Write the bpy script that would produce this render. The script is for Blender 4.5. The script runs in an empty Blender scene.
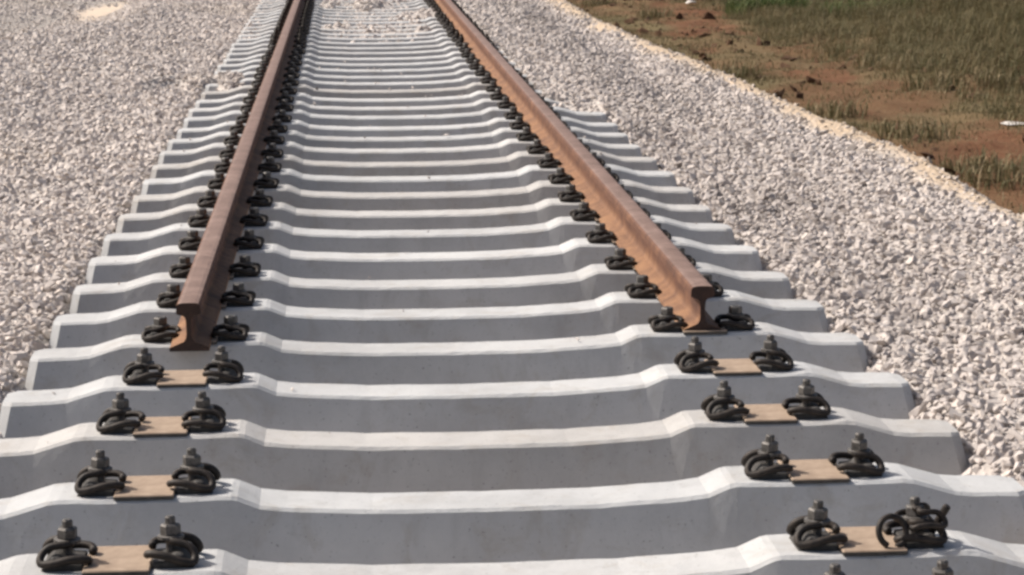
import bpy, bmesh, math, random
import numpy as np
from mathutils import Matrix, Vector

random.seed(7)
rng = np.random.default_rng(11)
S = bpy.context.scene
COL = S.collection

# ------------------------------------------------------------------ camera
FPX, CAM = 2447.3, Vector((-0.295, -4.7595, 1.3345))
PITCH, YAW, ROLL = 0.1658, 0.0679, -0.0071
_F = Vector((math.sin(YAW)*math.cos(PITCH), math.cos(YAW)*math.cos(PITCH), -math.sin(PITCH)))
_R = Vector((math.cos(YAW), -math.sin(YAW), 0.0))
_U = _R.cross(_F)
R2 = _R*math.cos(ROLL) + _U*math.sin(ROLL)
U2 = -_R*math.sin(ROLL) + _U*math.cos(ROLL)
cd = bpy.data.cameras.new('camera')
cam = bpy.data.objects.new('camera', cd); COL.objects.link(cam)
cd.sensor_fit = 'HORIZONTAL'; cd.sensor_width = 36.0
cd.lens = FPX/1024*36.0
cd.clip_start = 0.05; cd.clip_end = 15000
m = Matrix.Identity(4)
for i in range(3):
    m[i][0], m[i][1], m[i][2], m[i][3] = R2[i], U2[i], -_F[i], CAM[i]
cam.matrix_world = m
S.camera = cam

# ------------------------------------------------------------------ sky, sun, exposure
SUN_EL = math.radians(45)
SUN_AZ = math.radians(-66)        # measured from +Y towards +X: the sun stands left and a little ahead
sd = Vector((math.sin(SUN_AZ)*math.cos(SUN_EL), math.cos(SUN_AZ)*math.cos(SUN_EL), math.sin(SUN_EL)))
W = bpy.data.worlds.new('World'); S.world = W; W.use_nodes = True
wn = W.node_tree.nodes; wl = W.node_tree.links
sky = wn.new('ShaderNodeTexSky'); sky.sky_type = 'NISHITA'; sky.sun_disc = False
sky.sun_elevation = SUN_EL; sky.sun_rotation = SUN_AZ
sky.air_density = 1.0; sky.dust_density = 6.0; sky.ozone_density = 1.0
bg = wn['Background']; bg.inputs['Strength'].default_value = 0.096
wl.new(sky.outputs['Color'], bg.inputs['Color'])
sl = bpy.data.lights.new('sun', 'SUN'); sl.energy = 4.6; sl.angle = math.radians(1.2); sl.color = (1.0, 0.93, 0.85)
so = bpy.data.objects.new('sun', sl); COL.objects.link(so)
so.rotation_euler = sd.to_track_quat('Z', 'Y').to_euler(); so.location = (-8, 6, 12)
S.view_settings.view_transform = 'Standard'; S.view_settings.look = 'None'
S.view_settings.exposure = 0.27; S.view_settings.gamma = 1.0
S.cycles.use_denoising = True
S.cycles.max_bounces = 5
S.cycles.filter_width = 2.9       # the photograph is soft all over

# ------------------------------------------------------------------ helpers
def unproj(px, py, z):
    d = _F*FPX + R2*(px-512) - U2*(py-287.5)
    t = (z-CAM.z)/d.z
    return CAM + d*t

def proj_np(P):
    d = P - np.array(CAM); z = d @ np.array(_F)
    return 512+FPX*(d@np.array(R2))/z, 287.5-FPX*(d@np.array(U2))/z, z

def smooth(a, b, x):
    t = np.clip((x-a)/(b-a), 0, 1); return t*t*(3-2*t)

_pr = np.random.default_rng(5)
_LAT = _pr.random((256, 256))
def vnoise(x, y):
    """value noise, 0..1"""
    x = np.asarray(x, float); y = np.asarray(y, float)
    xi = np.floor(x).astype(int); yi = np.floor(y).astype(int)
    fx = x-xi; fy = y-yi
    fx = fx*fx*(3-2*fx); fy = fy*fy*(3-2*fy)
    g = lambda i, j: _LAT[i % 256, j % 256]
    return (g(xi,yi)*(1-fx)+g(xi+1,yi)*fx)*(1-fy)+(g(xi,yi+1)*(1-fx)+g(xi+1,yi+1)*fx)*fy
def fbm(x, y, o=4):
    s = 0; a = .5
    for k in range(o):
        s = s+a*vnoise(x*2**k+17.3*k, y*2**k+9.1*k); a *= .5
    return s

def obj(name, me, mat=None, parent=None):
    o = bpy.data.objects.new(name, me); COL.objects.link(o)
    if mat is not None and me is not None and not me.materials: me.materials.append(mat)
    if parent is not None: o.parent = parent
    return o
def tag(o, label=None, cat=None, group=None, kind=None):
    for k, v in (('label', label), ('category', cat), ('group', group), ('kind', kind)):
        if v: o[k] = v
    return o
def mesh_np(name, V, T, attrs=None, smooth_f=False):
    V = np.ascontiguousarray(V, dtype=np.float32); T = np.ascontiguousarray(T, dtype=np.int32)
    me = bpy.data.meshes.new(name); n = T.shape[1]
    me.vertices.add(len(V)); me.vertices.foreach_set('co', V.ravel())
    me.loops.add(T.size); me.loops.foreach_set('vertex_index', T.ravel())
    me.polygons.add(len(T)); me.polygons.foreach_set('loop_start', np.arange(0, T.size, n, dtype=np.int32))
    me.polygons.foreach_set('loop_total', np.full(len(T), n, dtype=np.int32))
    me.polygons.foreach_set('use_smooth', np.full(len(T), smooth_f, dtype=bool))
    for k, (dom, a) in (attrs or {}).items():
        at = me.attributes.new(k, 'FLOAT', dom); at.data.foreach_set('value', np.ascontiguousarray(a, dtype=np.float32))
    me.update(calc_edges=True)
    return me
def from_bm(name, bm, smooth_f=False):
    bmesh.ops.recalc_face_normals(bm, faces=bm.faces)
    me = bpy.data.meshes.new(name); bm.to_mesh(me); bm.free()
    if smooth_f:
        for p in me.polygons: p.use_smooth = True
    return me

# ------------------------------------------------------------------ materials
def new_mat(name, rough=0.9, spec=0.2):
    mt = bpy.data.materials.new(name); mt.use_nodes = True
    nt = mt.node_tree; b = nt.nodes['Principled BSDF']
    b.inputs['Roughness'].default_value = rough
    b.inputs['Specular IOR Level'].default_value = spec
    return mt, nt, b
def N(nt, t, **kw):
    n = nt.nodes.new(t)
    for k, v in kw.items(): setattr(n, k, v)
    return n
def noise(nt, scale, detail=5, rough=.6, coord='Object', dist=0.0):
    tc = N(nt, 'ShaderNodeTexCoord'); n = N(nt, 'ShaderNodeTexNoise')
    n.inputs['Scale'].default_value = scale; n.inputs['Detail'].default_value = detail
    n.inputs['Roughness'].default_value = rough; n.inputs['Distortion'].default_value = dist
    nt.links.new(tc.outputs[coord], n.inputs['Vector']); return n
def ramp(nt, src, stops, interp='LINEAR'):
    r = N(nt, 'ShaderNodeValToRGB'); r.color_ramp.interpolation = interp
    e = r.color_ramp.elements
    while len(e) < len(stops): e.new(.5)
    for i, (p, c) in enumerate(stops):
        e[i].position = p; e[i].color = (*c, 1) if len(c) == 3 else c
    nt.links.new(src, r.inputs['Fac']); return r
def mix(nt, fac, a, b, mode='MIX'):
    x = N(nt, 'ShaderNodeMix', data_type='RGBA', blend_type=mode)
    if isinstance(fac, (int, float)): x.inputs[0].default_value = fac
    else: nt.links.new(fac, x.inputs[0])
    for s, i in ((a, 6), (b, 7)):
        if isinstance(s, tuple): x.inputs[i].default_value = (*s, 1)
        else: nt.links.new(s, x.inputs[i])
    return x.outputs[2]
def bump(nt, b, src, strength=.3, dist=.01):
    n = N(nt, 'ShaderNodeBump'); n.inputs['Strength'].default_value = strength; n.inputs['Distance'].default_value = dist
    nt.links.new(src, n.inputs['Height']); nt.links.new(n.outputs['Normal'], b.inputs['Normal'])
g3 = lambda v, w=0: (v+w, v, v-w)

def concrete_mat():
    mt, nt, b = new_mat('concrete', .88, .2)
    oi = N(nt, 'ShaderNodeObjectInfo'); tc = N(nt, 'ShaderNodeTexCoord')
    off = N(nt, 'ShaderNodeVectorMath', operation='ADD'); sc = N(nt, 'ShaderNodeVectorMath', operation='SCALE')
    cmb = N(nt, 'ShaderNodeCombineXYZ')
    for k in range(3): nt.links.new(oi.outputs['Random'], cmb.inputs[k])
    nt.links.new(cmb.outputs[0], sc.inputs[0]); sc.inputs['Scale'].default_value = 37.0
    nt.links.new(tc.outputs['Object'], off.inputs[0]); nt.links.new(sc.outputs[0], off.inputs[1])
    def nz(scale, detail, rough, dist=0, st=None):
        n = N(nt, 'ShaderNodeTexNoise'); n.inputs['Scale'].default_value = scale; n.inputs['Detail'].default_value = detail
        n.inputs['Roughness'].default_value = rough; n.inputs['Distortion'].default_value = dist
        src = off.outputs[0]
        if st:
            m_ = N(nt, 'ShaderNodeVectorMath', operation='MULTIPLY'); m_.inputs[1].default_value = st
            nt.links.new(src, m_.inputs[0]); src = m_.outputs[0]
        nt.links.new(src, n.inputs['Vector']); return n.outputs['Fac']
    big = nz(2.6, 7, .7); blot = nz(8, 6, .72, .8); fine = nz(75, 5, .75); drip = nz(14, 4, .6, 0, (1, 1, .12)); pore = nz(140, 2, .5)
    c = ramp(nt, big, [(.3, (.375,.372,.368)), (.52, (.455,.453,.448)), (.72, (.51,.507,.498))]).outputs['Color']
    c = mix(nt, ramp(nt, blot, [(.52, (0,0,0)), (.70, (.6,.6,.6))]).outputs['Color'], c, (.35,.32,.285))
    c = mix(nt, ramp(nt, drip, [(.55, (0,0,0)), (.72, (.35,.35,.35))]).outputs['Color'], c, (.30,.29,.28))
    c = mix(nt, ramp(nt, fine, [(.60, (0,0,0)), (.74, (.55,.55,.55))]).outputs['Color'], c, (.25,.24,.23))
    c = mix(nt, ramp(nt, pore, [(.68, (0,0,0)), (.74, (.8,.8,.8))]).outputs['Color'], c, (.16,.155,.15))
    tint = ramp(nt, oi.outputs['Random'], [(0, (.87,.84,.81)), (.15, (.97,.97,.97)), (.6, (.96,.98,1.0)), (1, (1.04,1.05,1.06))]).outputs['Color']
    c = mix(nt, 1.0, c, tint, 'MULTIPLY')
    nt.links.new(c, b.inputs['Base Color'])
    bump(nt, b, fine, .4, .005)
    return mt
def rust_mat(name, cols, rough=.75, dust=None):
    mt, nt, b = new_mat(name, rough, .3)
    a = noise(nt, 9, 8, .8, dist=.6); f = noise(nt, 90, 5, .75)
    c = ramp(nt, a.outputs['Fac'], [(.3, cols[0]), (.5, cols[1]), (.7, cols[2])]).outputs['Color']
    c = mix(nt, ramp(nt, f.outputs['Fac'], [(.5, (0,0,0)), (.75, (.6,.6,.6))]).outputs['Color'], c, cols[3])
    if dust:
        tc = N(nt, 'ShaderNodeTexCoord'); sx = N(nt, 'ShaderNodeSeparateXYZ'); nt.links.new(tc.outputs['Object'], sx.inputs[0])
        mr = N(nt, 'ShaderNodeMapRange'); mr.inputs[1].default_value = .062; mr.inputs[2].default_value = .015
        nt.links.new(sx.outputs['Z'], mr.inputs[0])
        mm = N(nt, 'ShaderNodeMath', operation='MULTIPLY'); nt.links.new(mr.outputs[0], mm.inputs[0])
        nt.links.new(ramp(nt, a.outputs['Fac'], [(.35, (.15,.15,.15)), (.6, (1,1,1))]).outputs['Color'], mm.inputs[1])
        c = mix(nt, mm.outputs[0], c, dust)
    nt.links.new(c, b.inputs['Base Color']); bump(nt, b, f.outputs['Fac'], .6, .004)
    return mt
def plain_mat(name, c0, c1, rough=.7, metal=0.0, scale=25, spec=.3):
    mt, nt, b = new_mat(name, rough, spec)
    a = noise(nt, scale, 5, .7)
    c = ramp(nt, a.outputs['Fac'], [(.35, c0), (.68, c1)]).outputs['Color']
    nt.links.new(c, b.inputs['Base Color']); b.inputs['Metallic'].default_value = metal
    bump(nt, b, a.outputs['Fac'], .2, .003)
    return mt
STONE = [(0, (.20,.178,.166)), (.12, (.34,.303,.282)), (.35, (.44,.398,.372)), (.6, (.52,.472,.442)), (.82, (.58,.515,.465)), (1, (.65,.61,.575))]
def stone_mat(name, attr):
    mt, nt, b = new_mat(name, .92, .15)
    if attr:
        s = N(nt, 'ShaderNodeAttribute', attribute_name='tint').outputs['Fac']
        w = N(nt, 'ShaderNodeAttribute', attribute_name='dust').outputs['Fac']
    else:
        mr = N(nt, 'ShaderNodeMapRange'); nt.links.new(N(nt, 'ShaderNodeObjectInfo').outputs['Random'], mr.inputs[0]); mr.inputs[3].default_value = .22; mr.inputs[4].default_value = .85; s = mr.outputs[0]; w = None
    c = ramp(nt, s, STONE).outputs['Color']
    f = noise(nt, 55, 4, .65)
    c = mix(nt, ramp(nt, f.outputs['Fac'], [(.4, (0,0,0)), (.75, (.35,.35,.35))]).outputs['Color'], c, (.60,.555,.53))
    if w is not None: c = mix(nt, w, c, (.50,.42,.33))
    nt.links.new(c, b.inputs['Base Color']); bump(nt, b, f.outputs['Fac'], .35, .006)
    return mt
M = {}
M['concrete'] = concrete_mat()
M['rail'] = rust_mat('rusty_rail_steel', [(.055,.028,.021), (.12,.056,.036), (.25,.125,.066), (.06,.03,.022)], .75, (.26,.14,.072))
M['railtop'] = rust_mat('weathered_sky_toned_top', [(.11,.07,.054), (.20,.132,.107), (.30,.21,.175), (.11,.062,.045)], .55)  # head top coloured paler and pinker for sky reflection as well as wear
M['railend'] = rust_mat('shade_darkened_cut_steel', [(.024,.015,.013), (.038,.022,.018), (.06,.032,.023), (.05,.03,.022)])  # dark oxide on the cut ends, deepened in colour for their shade
M['clip'] = plain_mat('dark_spring_steel', (.016,.014,.013), (.05,.039,.032), .6, .2, 45)
M['bolt'] = plain_mat('dull_bolt_steel', (.06,.056,.053), (.17,.16,.15), .55, .4, 90)
M['seatblock'] = plain_mat('dark_plastic_pad_shade', (.035,.033,.031), (.075,.07,.066), .6, 0, 40)
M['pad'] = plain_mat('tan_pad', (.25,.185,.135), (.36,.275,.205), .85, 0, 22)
M['stone'] = stone_mat('crushed_stone', True)
M['stone1'] = stone_mat('crushed_stone_loose', False)
def bed_mat():
    mt, nt, b = new_mat('ballast_bed', .95, .1)
    at = N(nt, 'ShaderNodeAttribute', attribute_name='dust').outputs['Fac']
    tc = N(nt, 'ShaderNodeTexCoord'); v = N(nt, 'ShaderNodeTexVoronoi'); v.inputs['Scale'].default_value = 34
    nt.links.new(tc.outputs['Object'], v.inputs['Vector'])
    c = ramp(nt, v.outputs['Color'], [(0, (.34,.31,.29)), (.5, (.46,.42,.39)), (1, (.56,.515,.475))]).outputs['Color']
    c = mix(nt, at, c, (.50,.395,.29))
    nt.links.new(c, b.inputs['Base Color']); bump(nt, b, v.outputs['Distance'], .8, .02)
    return mt
M['bed'] = bed_mat()
def ground_mat():
    mt, nt, b = new_mat('earth', .95, .1)
    tc = N(nt, 'ShaderNodeTexCoord')
    soil = noise(nt, 2.2, 9, .78, dist=.8); fine = noise(nt, 22, 6, .7); grav = noise(nt, 40, 3, .6)
    c = ramp(nt, soil.outputs['Fac'], [(.28, (.055,.026,.015)), (.45, (.115,.052,.028)), (.58, (.155,.08,.044)), (.72, (.15,.105,.058))]).outputs['Color']
    c = mix(nt, ramp(nt, fine.outputs['Fac'], [(.45, (0,0,0)), (.75, (.55,.55,.55))]).outputs['Color'], c, (.17,.105,.06))
    g = ramp(nt, grav.outputs['Fac'], [(.3, (.20,.185,.175)), (.5, (.31,.285,.265)), (.7, (.43,.395,.365))]).outputs['Color']
    sx = N(nt, 'ShaderNodeSeparateXYZ'); nt.links.new(tc.outputs['Object'], sx.inputs[0])
    # left of the track the ground is grey gravel, right of it bare earth: two different soils
    mr = N(nt, 'ShaderNodeMapRange'); mr.inputs[1].default_value = -1; mr.inputs[2].default_value = 1
    nt.links.new(sx.outputs['X'], mr.inputs[0])
    c = mix(nt, mr.outputs[0], g, c)
    at = N(nt, 'ShaderNodeAttribute', attribute_name='sand').outputs['Fac']
    c = mix(nt, at, c, (.60,.50,.40))
    at2 = N(nt, 'ShaderNodeAttribute', attribute_name='turf').outputs['Fac']
    c = mix(nt, at2, c, (.14,.113,.06))
    nt.links.new(c, b.inputs['Base Color']); bump(nt, b, fine.outputs['Fac'], .7, .03)
    return mt
M['earth'] = ground_mat()
M['clod'] = plain_mat('earth_clod', (.055,.031,.02), (.14,.085,.052), .95, 0, 14, .1)
def grass_mat(name, stops):
    mt, nt, b = new_mat(name, .7, .2)
    s = N(nt, 'ShaderNodeAttribute', attribute_name='tint').outputs['Fac']
    c = ramp(nt, s, stops).outputs['Color']
    nt.links.new(c, b.inputs['Base Color'])
    tr = N(nt, 'ShaderNodeBsdfTranslucent'); nt.links.new(c, tr.inputs['Color'])
    ms = N(nt, 'ShaderNodeMixShader'); ms.inputs[0].default_value = .25
    nt.links.new(b.outputs[0], ms.inputs[1]); nt.links.new(tr.outputs[0], ms.inputs[2])
    nt.links.new(ms.outputs[0], nt.nodes['Material Output'].inputs['Surface'])
    return mt
M['grass'] = grass_mat('verge_grass', [(0, (.085,.085,.04)), (.35, (.14,.122,.062)), (.6, (.185,.152,.08)), (.85, (.26,.20,.115)), (1, (.36,.29,.18))])
M['green'] = grass_mat('fresh_grass', [(0, (.06,.09,.03)), (.6, (.105,.145,.05)), (1, (.18,.19,.08))])
M['white'] = plain_mat('chalky_white', (.42,.39,.36), (.60,.57,.53), .8, 0, 12)

# ------------------------------------------------------------------ ground and ballast heights
def ground_z(x, y):
    x = np.asarray(x, float); y = np.asarray(y, float)
    z = -.58 + .10*(fbm(x*.5+3, y*.5, 3)-.5) + .16*(fbm(x*2.1, y*1.6+40, 5)-.45)*smooth(2.6, 4, x)
    z = z + .38*smooth(4.2, 9.0, x) + .30*smooth(5, 7, x)*(fbm(x*.8+9, y*.8, 3)-.5)
    z = z + .08*smooth(-4, -8, x)
    far = smooth(40, 120, np.abs(x))+smooth(60, 150, np.abs(y))
    return z*(1-np.clip(far, 0, 1)) - .45*np.clip(far, 0, 1)
SPC = .6
def row_y(k): return k*SPC if k >= 0 else -.47
def fill_f(y): return smooth(13.0, 17.5, y)
def bed_z(x, y):
    """top of the loose ballast"""
    x = np.asarray(x, float); y = np.asarray(y, float)
    n = .035*(fbm(x*2.3, y*2.3, 3)-.45) + .05*(fbm(x*.7+5, y*.6+2, 2)-.4)
    ax = np.abs(x)
    crib = -.205*(1-fill_f(y)) - .066*fill_f(y)
    # right shoulder: a shallow dip beside the sleepers, then up to a crest
    r = -.075 + .085*smooth(1.45, 2.15, x)
    l = -.075 + .05*smooth(-1.6, -2.8, x)
    sh = np.where(x > 0, r, l) + n*smooth(1.25, 1.5, ax)
    z = crib + (sh-crib)*smooth(1.17, 1.29, ax)
    # ballast dumped over the sleeper ends
    hr = smooth(8.8, 10.3, y+.6*(vnoise(x*3, y*2)-.5))*smooth(.84, .98, x)*(1-smooth(1.5, 1.9, x))
    z = z + hr*(.022-z)*.93
    hl = smooth(.34, .55, fbm(x*4, y*1.6+3, 3))*smooth(11.0, 12.0, y)*(1-smooth(12.3, 13.1, y))*smooth(.85, 1.05, -x)*(1-smooth(1.5, 1.9, -x))
    z = z + hl*(.012-z)
    hc = smooth(13.2, 15.0, y)*(1-smooth(.75, .9, ax))*smooth(.48, .75, fbm(x*2.6+2, y*1.3+7, 3))*.10
    z = z + hc
    # outer slopes
    wr = 2.40 - .30*smooth(6, 20, y) + .10*(fbm(y*.6, y*0+3, 3)-.45)
    wl = -3.45 + 1.05*smooth(16, 21.5, y) + .25*(fbm(y*.4, y*0+8, 3)-.45)
    z = z - np.clip(x-wr, 0, None)*.66 - np.clip(wl-x, 0, None)*.45
    return z

def turf_f(x, y):
    e = .9*(fbm(x*.9+12, y*.45+4, 4)-.47)
    soil = smooth(3.5, 3.95, x+e)*(1-smooth(4.6, 5.2, x+e+.5*(fbm(x*2.2, y*1.1, 3)-.47)))
    soil = soil*(.30+.70*smooth(.40, .56, fbm(x*1.6+31, y*.7+2, 4)))
    return (1-soil)*smooth(2.7, 3.1, x)
def sand_f(x, y):
    u = x-2.40+.30*smooth(6, 20, y)+.30*(fbm(x*3, y*1.1, 3)-.47)
    return smooth(-.25, -.05, u)
# one ground sheet, fine near the track, coarse out to the horizon
def axis(a, b, st, out):
    fine = np.arange(a, b+1e-6, st); g = []
    d = st
    v = 0
    while v < out: d *= 1.35; v += d; g.append(v)
    g = np.array(g)
    return np.concatenate([(a-g)[::-1], fine, b+g])
gx = axis(-9, 13, .10, 6000); gy = axis(-3, 36, .10, 6000)
GX, GY = np.meshgrid(gx, gy); shp = GX.shape
GZ = ground_z(GX, GY)
V = np.stack([GX.ravel(), GY.ravel(), GZ.ravel()], 1)
idx = np.arange(GX.size).reshape(shp)
Q = np.stack([idx[:-1,:-1], idx[:-1,1:], idx[1:,1:], idx[1:,:-1]], -1).reshape(-1, 4)
x, y = V[:,0], V[:,1]
psand = unproj(105, 6, -.5)
sand = .25*smooth(.45, .62, fbm(x*1.1, y*.9+30, 4))*(1-smooth(3.0, 3.4, x))*(x > 0)
sand = np.maximum(sand, .95*(1-smooth(.25, 1.0, np.hypot((x-psand.x)/.50, (y-psand.y)/4.0)+.5*(fbm(x*3, y*2, 3)-.5))))
turf = turf_f(x, y)*(.35+.6*smooth(.35, .6, fbm(x*1.7, y*.9+3, 4)))
ground = obj('ground', mesh_np('ground', V, Q, {'sand': ('POINT', sand), 'turf': ('POINT', turf)}, True), M['earth'])
tag(ground, kind='structure')

bx = np.arange(-4.6, 3.45, .05); by = np.arange(-1.4, 34, .05)
BX, BY = np.meshgrid(bx, by)
BZ = bed_z(BX, BY)-.004+.010*sand_f(BX, BY)
BV = np.stack([BX.ravel(), BY.ravel(), BZ.ravel()], 1)
idx = np.arange(BX.size).reshape(BX.shape)
BQ = np.stack([idx[:-1,:-1], idx[:-1,1:], idx[1:,1:], idx[1:,:-1]], -1).reshape(-1, 4)
bed = obj('ballast_bed', mesh_np('ballast_bed', BV, BQ, {'dust': ('POINT', sand_f(BX, BY).ravel())}, True), M['bed'])
tag(bed, kind='structure')

# ------------------------------------------------------------------ concrete sleepers
SEAT = .7525
def beam_mesh(seed):
    r = random.Random(seed)
    # x, top z, half width at top, half width at foot
    half = [(0, -.046, .088, .128), (.25, -.044, .088, .130), (.44, -.034, .088, .138), (.50, -.027, .088, .144), (.548, -.006, .089, .150), (.562, -.003, .090, .152),
            (.60, -.003, .092, .162), (.66, -.004, .094, .170), (.7525, -.005, .094, .172), (.85, -.004, .094, .170), (.90, -.003, .092, .162),
            (.940, -.003, .090, .155), (.965, -.006, .090, .154), (1.06, -.034, .090, .152), (1.10, -.038, .090, .152), (1.205, -.040, .090, .152), (1.232, -.042, .066, .125)]
    st = [(-a, *b) for a, *b in half[:0:-1]] + half
    out = []
    for A, B in zip(st, st[1:]):
        k = max(1, int((B[0]-A[0])/.035))
        for i in range(k): out.append(tuple(a+(b-a)*i/k for a, b in zip(A, B)))
    st = out + [st[-1]]
    bm = bmesh.new(); rings = []
    zb = -.225; be = .005
    for i, (x, zt, tw, bw) in enumerate(st):
        tw -= .006; ax_ = abs(x)
        bw = .128 + .024*min(1, ax_/.62)**2*(2-min(1, ax_/.62)**2) + .016*math.exp(-((ax_-SEAT)/.13)**2) if ax_ < 1.22 else bw
        e = 1 if abs(x) > 1.2 else 0
        sx = 1 if x > 0 else -1
        j = lambda a: r.uniform(-a, a)
        dz = .034; ym = tw+.004+(bw-tw-.004)*dz/(zt-be-zb)
        pts = [(-bw, zb), (-ym, zt-be-dz), (-tw-.004, zt-be-.002), (-tw+be, zt), (0, zt), (tw-be, zt), (tw+.004, zt-be-.002), (ym, zt-be-dz), (bw, zb)]
        ring = []
        wear = r.uniform(0, .0035); pts[3] = (pts[3][0]+wear, pts[3][1])
        for (yy, zz) in pts:
            xo = sx*e*.04*(zt-zz)/.2
            ring.append(bm.verts.new((x+xo, yy+j(.0003), zz+j(.0007))))
        rings.append(ring)
    for a, b in zip(rings, rings[1:]):
        for k in range(len(a)):
            bm.faces.new((a[k], a[(k+1) % len(a)], b[(k+1) % len(a)], b[k]))
    bm.faces.new(rings[0]); bm.faces.new(rings[-1][::-1])
    return from_bm('beam', bm)
BEAMS = [beam_mesh(s) for s in range(6)]
for b_ in BEAMS: b_.materials.append(M['concrete'])

def pad_mesh():
    bm = bmesh.new(); bmesh.ops.create_cube(bm, size=1)
    bmesh.ops.scale(bm, vec=(.132, .186, .011), verts=bm.verts)
    bmesh.ops.bevel(bm, geom=bm.edges[:], offset=.0025, segments=1, affect='EDGES')
    return from_bm('rail_pad', bm)
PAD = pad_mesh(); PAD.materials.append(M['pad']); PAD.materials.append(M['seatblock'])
for p_ in PAD.polygons: p_.material_index = 0 if p_.normal.z > .5 else 1  # pad sides coloured dark to paint in the shade below the tan top

def tube(bm, pts, r, sides=8, closed=False):
    P = [Vector(p) for p in pts]
    # Catmull-Rom refine
    Q = []
    n = len(P)
    for i in range(n-1):
        p0 = P[max(i-1, 0)]; p1 = P[i]; p2 = P[i+1]; p3 = P[min(i+2, n-1)]
        for s in range(4):
            t = s/4
            Q.append(.5*((2*p1)+(p2-p0)*t+(2*p0-5*p1+4*p2-p3)*t*t+(-p0+3*p1-3*p2+p3)*t**3))
    Q.append(P[-1])
    rings = []; up = Vector((.13, .21, 1)).normalized()
    for i, q in enumerate(Q):
        d = (Q[min(i+1, len(Q)-1)]-Q[max(i-1, 0)]).normalized()
        a = (up-d*up.dot(d)).normalized(); up = a
        b = d.cross(a)
        rings.append([bm.verts.new(q+(a*math.cos(t)+b*math.sin(t))*r) for t in [2*math.pi*k/sides for k in range(sides)]])
    for A, B in zip(rings, rings[1:]):
        for k in range(sides):
            bm.faces.new((A[k], A[(k+1) % sides], B[(k+1) % sides], B[k]))
    bm.faces.new(rings[0][::-1]); bm.faces.new(rings[-1])
def lathe(bm, prof, sides, off=(0, 0), rot=0):
    rings = []
    for r, z in prof:
        rings.append([bm.verts.new((off[0]+r*math.cos(rot+2*math.pi*k/sides), off[1]+r*math.sin(rot+2*math.pi*k/sides), z)) for k in range(sides)])
    for A, B in zip(rings, rings[1:]):
        for k in range(sides): bm.faces.new((A[k], A[(k+1) % sides], B[(k+1) % sides], B[k]))
    bm.faces.new(rings[0][::-1]); bm.faces.new(rings[-1])

# local frame of a fastening: +x away from the rail, y along the track, z=0 on the rail seat; origin on the bolt
def clip_pts(mz=.046):
    h = [(a*.95, b*.97, c) for a, b, c in [(-.004, .000, mz), (-.012, .012, mz), (-.002, .024, mz), (.030, .030, mz-.005), (.046, .038, .026), (.044, .052, .013), (.020, .060, .016),
         (-.012, .060, .024), (-.040, .054, .025), (-.052, .044, .020), (-.050, .030, .018)]]
    return [(x, -y, z) for x, y, z in h[:0:-1]] + h
def clip_mesh(sides=8, mz=.046):
    bm = bmesh.new(); tube(bm, clip_pts(mz), .0083, sides); return from_bm('rail_clip', bm, True)
def block_mesh():
    """angled guide block that the clip sits on"""
    bm = bmesh.new()
    pf = [(-.036, -.004), (-.036, .014), (-.010, .016), (.010, .030), (.024, .030), (.046, .006), (.046, -.004)]
    A = [bm.verts.new((x, -.052, z)) for x, z in pf]; B = [bm.verts.new((x, .052, z)) for x, z in pf]
    for k in range(len(pf)): bm.faces.new((A[k], A[(k+1) % len(pf)], B[(k+1) % len(pf)], B[k]))
    bm.faces.new(A[::-1]); bm.faces.new(B)
    bmesh.ops.recalc_face_normals(bm, faces=bm.faces)
    bmesh.ops.bevel(bm, geom=bm.edges[:], offset=.003, segments=1, affect='EDGES')
    return from_bm('guide_block', bm)
def bolt_mesh():
    bm = bmesh.new(); lathe(bm, [(.0105, -.01), (.0105, .098), (.008, .102)], 10); return from_bm('bolt', bm)
def nut_mesh():
    bm = bmesh.new(); lathe(bm, [(.018, .059), (.0205, .062), (.0205, .078), (.017, .082)], 6, rot=.3); return from_bm('nut', bm)
def washer_mesh():
    bm = bmesh.new(); lathe(bm, [(.027, .0525), (.027, .058), (.022, .060)], 14); return from_bm('washer', bm)
CLIP = clip_mesh(); TIGHT = clip_mesh(8, .036); TIGHT.materials.append(M['clip']); BLOCK = block_mesh(); BOLT = bolt_mesh(); NUT = nut_mesh(); WASH = washer_mesh()
CLIP.materials.append(M['clip']); BLOCK.materials.append(M['seatblock'])
for q in (BOLT, NUT, WASH): q.materials.append(M['bolt'])
def merged_fastening():
    bm = bmesh.new()
    for q in (CLIP, BLOCK, BOLT, NUT, WASH): bm.from_mesh(q)
    return from_bm('fastening', bm)
FAR = merged_fastening(); FAR.materials.append(M['clip'])

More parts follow.
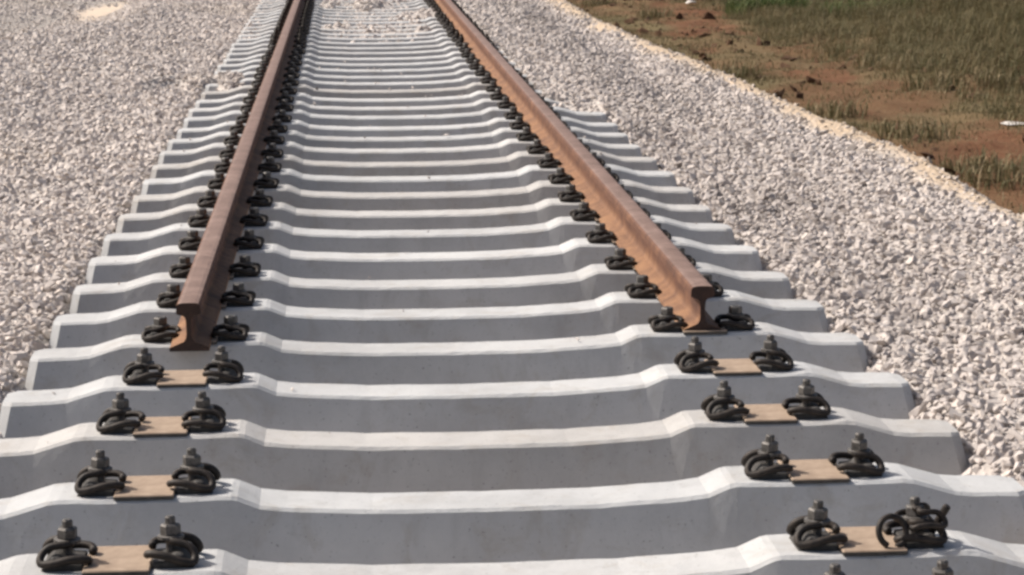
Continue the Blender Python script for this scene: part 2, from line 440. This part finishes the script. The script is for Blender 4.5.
ORD = ['first', 'second', 'third', 'fourth', 'fifth', 'sixth', 'seventh', 'eighth', 'ninth', 'tenth', 'eleventh', 'twelfth', 'thirteenth', 'fourteenth', 'fifteenth']
def sleeper_label(k):
    if k == -1: return 'concrete sleeper set out of line at the open end of the track'
    if k < 4: return f'bare concrete sleeper with tan pads, {ORD[3-k]} out from the cut rail ends'
    if k == 4: return 'concrete sleeper directly under the two cut rail ends'
    if k <= 19: return f'concrete sleeper under the rails, {ORD[k-5]} beyond the one at the rail ends'
    return 'distant concrete sleeper with light ballast filled in around it'
NROW = 44
for k in range(-1, NROW):
    rr = random.Random(100+k)
    root = obj('concrete_sleeper', None)
    tag(root, sleeper_label(k), 'sleeper', 'concrete sleepers of the track')
    root.location = (-.06 if k == -1 else rr.uniform(-.008, .008), row_y(k)+(rr.uniform(-.012, .012) if k > 4 else 0), rr.uniform(-.003, .003))
    root.rotation_euler = (0, 0, rr.uniform(-.006, .006) if k != -1 else .02)
    obj('beam', BEAMS[rr.randrange(6)], None, root)
    bare = k < 4
    for s in (-1, 1):
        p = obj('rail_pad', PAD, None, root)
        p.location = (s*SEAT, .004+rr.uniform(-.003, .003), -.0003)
        for d in (-1, 1):
            cx = s*SEAT + d*.103
            j = .10 if bare else .03
            az = (0 if d > 0 else math.pi) + rr.uniform(-j, j)
            zc = -.005
            if k > 24:
                f = obj('rail_clip', FAR, None, root); f.location = (cx, 0, zc); f.rotation_euler = (0, 0, az); continue
            b_ = obj('guide_block', BLOCK, None, root); b_.location = (cx, 0, zc); b_.rotation_euler = (0, 0, 0 if d > 0 else math.pi)
            c = obj('rail_clip', CLIP if bare else TIGHT, None, root)
            c.location = (cx+d*(0 if not bare else rr.uniform(-.002, .006)), rr.uniform(-.003, .003), zc+(.002 if bare else 0)); c.rotation_euler = (0, (rr.uniform(-.06, .10) if bare else 0), az)
            t = rr.uniform(-.05, .05) if bare else 0
            bo = obj('bolt', BOLT, None, root); bo.location = (cx, 0, zc-(.008 if bare else .034)); bo.rotation_euler = (t, rr.uniform(-.06, .06) if bare else 0, rr.uniform(0, 3))
            for q in ('nut', 'washer'):
                w = obj(q, NUT if q == 'nut' else WASH, None, bo); w.location = (0, 0, .004 if bare else .020); w.rotation_euler = (0, 0, rr.uniform(0, 2))

# ------------------------------------------------------------------ rails
def rail_profile():
    h = [(.0, .152), (.018, .1515), (.029, .149), (.034, .143), (.035, .134), (.0355, .119), (.031, .1155), (.016, .111), (.0105, .106), (.0085, .098), (.0078, .075), (.0085, .052),
         (.011, .040), (.018, .030), (.030, .0255), (.050, .0175), (.064, .0125), (.066, .010), (.066, .001), (.064, 0)]
    h = [(x*(1 if z > .1 else 1-.136*min(1, (.1-z)/.05)), z*.93) for x, z in h]
    return h + [(-x, z) for x, z in h[:0:-1]]
def rail_mesh(y0, y1):
    pr = rail_profile(); ys = [y0]
    while ys[-1] < y1: ys.append(ys[-1]+.3)
    bm = bmesh.new(); rings = [[bm.verts.new((x, y, z)) for x, z in pr] for y in ys]
    n = len(pr)
    for A, B in zip(rings, rings[1:]):
        for k in range(n): bm.faces.new((A[k], A[(k+1) % n], B[(k+1) % n], B[k]))
    bm.faces.new(rings[0]); bm.faces.new(rings[-1][::-1])
    bmesh.ops.recalc_face_normals(bm, faces=bm.faces)
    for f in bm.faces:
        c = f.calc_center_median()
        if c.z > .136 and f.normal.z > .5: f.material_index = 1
        if abs(f.normal.y) > .9: f.material_index = 2
    me = bpy.data.meshes.new('rail'); bm.to_mesh(me); bm.free()
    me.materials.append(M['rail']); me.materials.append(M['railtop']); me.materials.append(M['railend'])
    return me
yl = unproj(190, 351, 0).y; yr = unproj(689, 333, 0).y
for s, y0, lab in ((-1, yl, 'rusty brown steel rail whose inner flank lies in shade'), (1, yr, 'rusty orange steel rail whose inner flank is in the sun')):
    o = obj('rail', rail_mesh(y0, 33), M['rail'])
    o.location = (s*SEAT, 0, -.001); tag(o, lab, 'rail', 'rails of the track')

# loose fastening parts on the second-to-last sleeper
ORI = unproj(880, 526, .03)
bm = bmesh.new()
tube(bm, [(.031*math.cos(t), 0, .031*math.sin(t)) for t in [math.radians(a) for a in range(-70, 265, 20)]], .0065, 8)
o = obj('loose_clip_ring', from_bm('loose_clip_ring', bm, True), M['clip'])
o.location = (SEAT+.035, -.055, .034); o.rotation_euler = (-.35, .2, .25)
tag(o, 'dark loose spring ring leaning upright on a tan rail pad', 'spring clip')
bm = bmesh.new(); lathe(bm, [(.0085, -.07), (.0085, .015), (.006, .018)], 10); lathe(bm, [(.017, -.088), (.019, -.085), (.019, -.072), (.016, -.069)], 6)
o = obj('loose_bolt', from_bm('loose_bolt', bm), M['clip'])
o.location = (SEAT+.146, -.022, .062); o.rotation_euler = (.25, .45, 0)
tag(o, 'dark loose bolt propped on the fastening beside the spring ring', 'bolt')
bm = bmesh.new(); tube(bm, clip_pts(), .0075, 8)
o = obj('loose_rail_clip', from_bm('loose_rail_clip', bm, True), M['clip'])
o.location = (SEAT+.104, -.010, .030); o.rotation_euler = (.10, -.10, .35); o.scale = (.8, .75, .85)
tag(o, 'extra dark spring clip thrown on top of a bolted clip', 'spring clip')

# ------------------------------------------------------------------ ballast stones
def stone_variant(seed):
    r = random.Random(seed); bm = bmesh.new()
    for i in range(11):
        v = Vector((r.gauss(0, 1), r.gauss(0, 1), r.gauss(0, 1))).normalized()*r.uniform(.82, 1.05)
        bm.verts.new((v.x*.58, v.y*.48, v.z*.38))
    res = bmesh.ops.convex_hull(bm, input=bm.verts)
    bmesh.ops.delete(bm, geom=[e for e in res['geom_interior'] if isinstance(e, bmesh.types.BMVert)], context='VERTS')
    bmesh.ops.triangulate(bm, faces=bm.faces)
    bm.verts.index_update()
    V = np.array([v.co[:] for v in bm.verts]); T = np.array([[v.index for v in f.verts] for f in bm.faces])
    bm.free(); return V, T
VAR = [stone_variant(s) for s in range(16)]
def rand_rot(n, tilt=1.0):
    q = rng.normal(size=(n, 4)); q[:, 1:3] *= tilt
    q /= np.linalg.norm(q, axis=1)[:, None]
    w, x, y, z = q.T
    return np.stack([np.stack([1-2*(y*y+z*z), 2*(x*y-z*w), 2*(x*z+y*w)], -1), np.stack([2*(x*y+z*w), 1-2*(x*x+z*z), 2*(y*z-x*w)], -1), np.stack([2*(x*z-y*w), 2*(y*z+x*w), 1-2*(x*x+y*y)], -1)], 1)
def scatter(x0, x1, y0, y1, sp):
    nx = int((x1-x0)/sp); ny = int((y1-y0)/sp)
    a, b = np.meshgrid(np.arange(nx), np.arange(ny))
    p = np.stack([x0+(a.ravel()+.5)*sp, y0+(b.ravel()+.5)*sp], 1)
    return p + rng.uniform(-.55, .55, p.shape)*sp
def covered(p, z):
    """is the point inside or right under a sleeper or a rail?"""
    x, y = p[:, 0], p[:, 1]
    k = np.round(y/SPC); dy = np.abs(y-k*SPC)
    top = np.interp(np.abs(x), [0, .5, .575, .93, 1.06, 1.25], [-.045, -.027, 0, 0, -.036, -.042])
    ins = (np.abs(x) < 1.255) & (dy < .10) & (z < top+.004) & (y > -.7)
    rail = (np.abs(np.abs(x)-SEAT) < .055) & (y > 1.9) & (z < .15)
    clip = (np.abs(np.abs(x)-SEAT) < .15) & (dy < .07)
    return ins | rail | clip
P = []; SZ = []
for (x0, x1, y0, y1, sp, s0, s1) in [
        (1.10, 3.15, -1.3, 6, .028, .022, .046), (-3.7, -1.10, -.4, 6, .028, .022, .046),
        (1.10, 3.15, 6, 13, .035, .027, .050), (-4.3, -1.10, 6, 13, .035, .027, .050),
        (.80, 3.2, 13, 31, .050, .038, .060), (-4.3, -.80, 13, 31, .050, .038, .060),
        (-7.0, -4.3, 8, 34, .085, .03, .07), (-6.5, -1.4, 31, 44, .095, .04, .085), (-1.10, 1.10, -1.0, 11.0, .075, .03, .05), (-.75, .75, 11.0, 30, .056, .038, .06), (.80, 1.10, 8.6, 13, .038, .03, .055), (-1.10, -.82, 10.8, 13.5, .036, .03, .055)]:
    p = scatter(x0, x1, y0, y1, sp); P.append(p)
    q_ = rng.random(len(p)); SZ.append(s0+(s1-s0)*q_**1.6 + .010*(q_ > .95))
P = np.concatenate(P); SZ = np.concatenate(SZ)
Z = bed_z(P[:, 0], P[:, 1]); gz = ground_z(P[:, 0], P[:, 1])
Z = np.where((P[:, 0] < -2) & (gz > Z), gz, Z) + SZ*rng.uniform(-.22, .24, len(P))
keep = ~(np.hypot((P[:, 0]-psand.x)/.40, (P[:, 1]-psand.y)/3.2) < .3+.9*rng.random(len(P))) & ~covered(P, Z) & (Z > ground_z(P[:, 0], P[:, 1])-.02)
keep &= rng.random(len(P)) > .4*sand_f(P[:, 0], P[:, 1])
P, SZ, Z = P[keep], SZ[keep]*(.90-.25*sand_f(P[keep][:, 0], P[keep][:, 1])), Z[keep]
# a few strays lying on the sleepers
ns = 150
ky = rng.integers(0, 24, ns); sx = rng.uniform(-1.2, 1.2, ns); sy = ky*SPC+rng.uniform(-.075, .075, ns)
top = np.interp(np.abs(sx), [0, .5, .575, .93, 1.06, 1.25], [-.045, -.027, 0, 0, -.036, -.042])
sz = rng.uniform(.008, .030, ns)*np.where(ky < 12, .55, 1)
sel = (np.abs(np.abs(sx)-SEAT) > .18) & ((np.abs(sx) > 1.0) | (ky > 14) | (rng.random(ns) < .25))
P = np.concatenate([P, np.stack([sx, sy], 1)[sel]]); Z = np.concatenate([Z, (top+sz*.28)[sel]]); SZ = np.concatenate([SZ, sz[sel]])
C3 = np.column_stack([P, Z]); n = len(C3)
ROT = rand_rot(n, .42); SC = np.stack([SZ*rng.uniform(.85, 1.3, n), SZ*rng.uniform(.8, 1.15, n), SZ*rng.uniform(.8, 1.2, n)], 1)
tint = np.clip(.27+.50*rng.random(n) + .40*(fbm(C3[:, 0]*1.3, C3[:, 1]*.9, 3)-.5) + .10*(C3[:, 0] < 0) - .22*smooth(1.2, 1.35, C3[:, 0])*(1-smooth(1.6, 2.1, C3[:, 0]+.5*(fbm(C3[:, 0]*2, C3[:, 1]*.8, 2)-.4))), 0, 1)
dk = rng.random(n) < .06; tint[dk] = rng.random(dk.sum())*.25
dust = np.clip(smooth(-.22, .03, C3[:, 0]-2.40+.30*smooth(6, 20, C3[:, 1])+.25*(vnoise(C3[:, 0]*5, C3[:, 1]*3)-.5))*.95 + .35*smooth(.5, .7, fbm(C3[:, 0]*.8+3, C3[:, 1]*.5, 3))*(C3[:, 0] < 0), 0, .9)*rng.uniform(.6, 1, n)
var = rng.integers(0, len(VAR), n)
u, v, zc = proj_np(C3)
inside = (u > 8) & (u < 1016) & (v > 8) & (v < 567) & (np.abs(C3[:, 0]) > 1.27) & (zc > 1)
score = np.where(inside, SZ/zc, 0)
big = np.argsort(-score)[:300]
isbig = np.zeros(n, bool); isbig[big] = True
VA, TA, TT, DD = [], [], [], []; base = 0
for i, (vv, tt) in enumerate(VAR):
    q = np.where((var == i) & ~isbig)[0]
    L = vv[None]*SC[q][:, None, :]
    X = np.einsum('nij,nkj->nki', ROT[q], L) + C3[q][:, None, :]
    VA.append(X.reshape(-1, 3)); TA.append((tt[None]+(np.arange(len(q))*len(vv))[:, None, None]+base).reshape(-1, 3))
    TT.append(np.repeat(tint[q], len(tt))); DD.append(np.repeat(dust[q], len(tt))); base += len(q)*len(vv)
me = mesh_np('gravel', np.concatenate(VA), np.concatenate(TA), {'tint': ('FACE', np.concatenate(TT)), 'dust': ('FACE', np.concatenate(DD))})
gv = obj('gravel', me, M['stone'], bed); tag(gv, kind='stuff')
print('stones', n, 'tris', len(me.polygons))
SM = []
for i, (vv, tt) in enumerate(VAR):
    q = mesh_np('stone', vv, tt); q.materials.append(M['stone1']); SM.append(q)
for i in big:
    o = obj('stone', SM[var[i]], None, bed)
    mw = Matrix([list(ROT[i][r]) for r in range(3)]).to_4x4() @ Matrix.Diagonal((*SC[i], 1))
    mw.translation = C3[i]; o.matrix_world = mw

# ------------------------------------------------------------------ verge: clods, grass, weeds, a white scrap
nc = 7000
cx = rng.uniform(2.8, 12, nc); cy = rng.uniform(2, 36, nc)
csz = .02+.13*rng.random(nc)**4.5
ck = fbm(cx*.9, cy*.6+11, 3) > .44
cx, cy, csz = cx[ck], cy[ck], csz[ck]
cz = ground_z(cx, cy)+csz*.05
cn = len(cx); cr = rand_rot(cn); cv = rng.integers(0, 16, cn); VA, TA = [], []; base = 0
for i, (vv, tt) in enumerate(VAR):
    q = np.where(cv == i)[0]
    X = np.einsum('nij,nkj->nki', cr[q], vv[None]*csz[q][:, None, None]*np.array([1.4, 1.2, .65])) + np.column_stack([cx, cy, cz])[q][:, None, :]
    VA.append(X.reshape(-1, 3)); TA.append((tt[None]+(np.arange(len(q))*len(vv))[:, None, None]+base).reshape(-1, 3)); base += len(q)*len(vv)
cl = obj('earth_clods', mesh_np('earth_clods', np.concatenate(VA), np.concatenate(TA)), M['clod'], ground); tag(cl, kind='stuff')

def blades(base, h, w, az, lean, tint):
    """bent tapering blades: five points, three faces each"""
    n = len(base); d = np.stack([np.cos(az), np.sin(az), 0*az], 1); s = np.stack([-np.sin(az), np.cos(az), 0*az], 1)*w[:, None]
    up = np.array([0, 0, 1.0])
    mid = base + up*(h*.55)[:, None] + d*(lean*h*.25)[:, None]
    tip = base + up*(h*(1-.35*lean))[:, None] + d*(lean*h*.8)[:, None]
    V = np.stack([base-s, base+s, mid+s*.75, mid-s*.75, tip], 1).reshape(-1, 3)
    f = np.array([[0, 1, 2], [0, 2, 3], [3, 2, 4]])
    T = (f[None]+(np.arange(n)*5)[:, None, None]).reshape(-1, 3)
    return V, T, np.repeat(tint, 3)
# grass cover in tufts
nt_ = 15000
tx = rng.uniform(2.9, 12.5, nt_); ty = rng.uniform(1.5, 36, nt_)
tm = turf_f(tx, ty)*(.40+.60*smooth(4.2, 5.4, tx))*(.5+fbm(tx*1.3, ty*.8+5, 3))
kp = rng.random(nt_) < tm*.9+.22
tx, ty, tm = tx[kp], ty[kp], tm[kp]
nb = 30
bxx = np.repeat(tx, nb)+rng.normal(0, .11, len(tx)*nb); byy = np.repeat(ty, nb)+rng.normal(0, .11, len(tx)*nb)
hh = np.repeat(rng.uniform(.04, .17, len(tx))*(.45+1.1*smooth(.35, .9, tm)+.5*smooth(5, 6.5, tx)), nb)*rng.uniform(.5, 1.2, len(bxx))
tt_ = np.clip(np.repeat(rng.random(len(tx))*.6-.12*smooth(4.6, 6, tx), nb)+rng.random(len(bxx))*.45, 0, 1)
b3 = np.column_stack([bxx, byy, ground_z(bxx, byy)-.01])
V, T, a = blades(b3, hh, rng.uniform(.002, .005, len(bxx)), rng.uniform(0, 6.28, len(bxx)), rng.uniform(.2, 1.5, len(bxx)), tt_)
gr = obj('grass', mesh_np('grass', V, T, {'tint': ('FACE', a)}), M['grass'])
tag(gr, 'olive and straw coloured grass on the earth verge', 'grass', kind='stuff')
print('grass blades', len(bxx))

def weed(px, py, nblade, h, spread, mat, label, group=None, name='weed_clump'):
    p = unproj(px, py, -.3)
    for _ in range(6): p = unproj(px, py, float(ground_z(p.x, p.y)))
    n = nblade
    b = np.column_stack([np.clip(rng.normal(0, spread, (n, 2)), -1.6*spread, 1.6*spread), np.zeros(n)])
    b[:, 2] = ground_z(b[:, 0]+p.x, b[:, 1]+p.y)-p.z-.01
    V, T, a = blades(b, h*rng.uniform(.45, 1.1, n), rng.uniform(.003, .008, n), rng.uniform(0, 6.28, n), rng.uniform(.15, 1.5, n), rng.random(n))
    o = obj(name, mesh_np(name, V, T, {'tint': ('FACE', a)}), mat)
    o.location = p; tag(o, label, 'weed', group)
weed(765, 14, 900, .42, .30, M['green'], 'bright green bushy weed clump standing at the edge of bare earth')
weed(862, 14, 500, .34, .34, M['green'], 'low spreading green weed clump beside the bright bushy one')
for q in ((598, 0), (655, 12), (835, 110), (735, 70), (880, 60), (930, 82), (960, 55), (1004, 78), (985, 165), (915, 132), (1010, 180)):
    weed(q[0], q[1]+6, 170, .20, .15, M['grass'], 'olive upright tuft of coarse weed on the brown verge', 'olive weed tufts on the verge')
for (px, py, w, hgt, lab) in ((1014, 124, .15, .012, 'flat white scrap lying in the weeds of the verge'), (690, 3, .10, .04, 'pale lump of stone at the far edge of the ballast')):
    p = unproj(px, py, -.3)
    for _ in range(6): p = unproj(px, py, float(ground_z(p.x, p.y)))
    vv, tt = VAR[3]
    o = obj('pale_stone', mesh_np('pale_stone', vv*np.array([w*2, w*1.3, hgt*2.2]), tt), M['white'])
    o.location = p + Vector((0, 0, hgt*.45)); o.rotation_euler = (.05, .04, .3); tag(o, lab, 'stone')
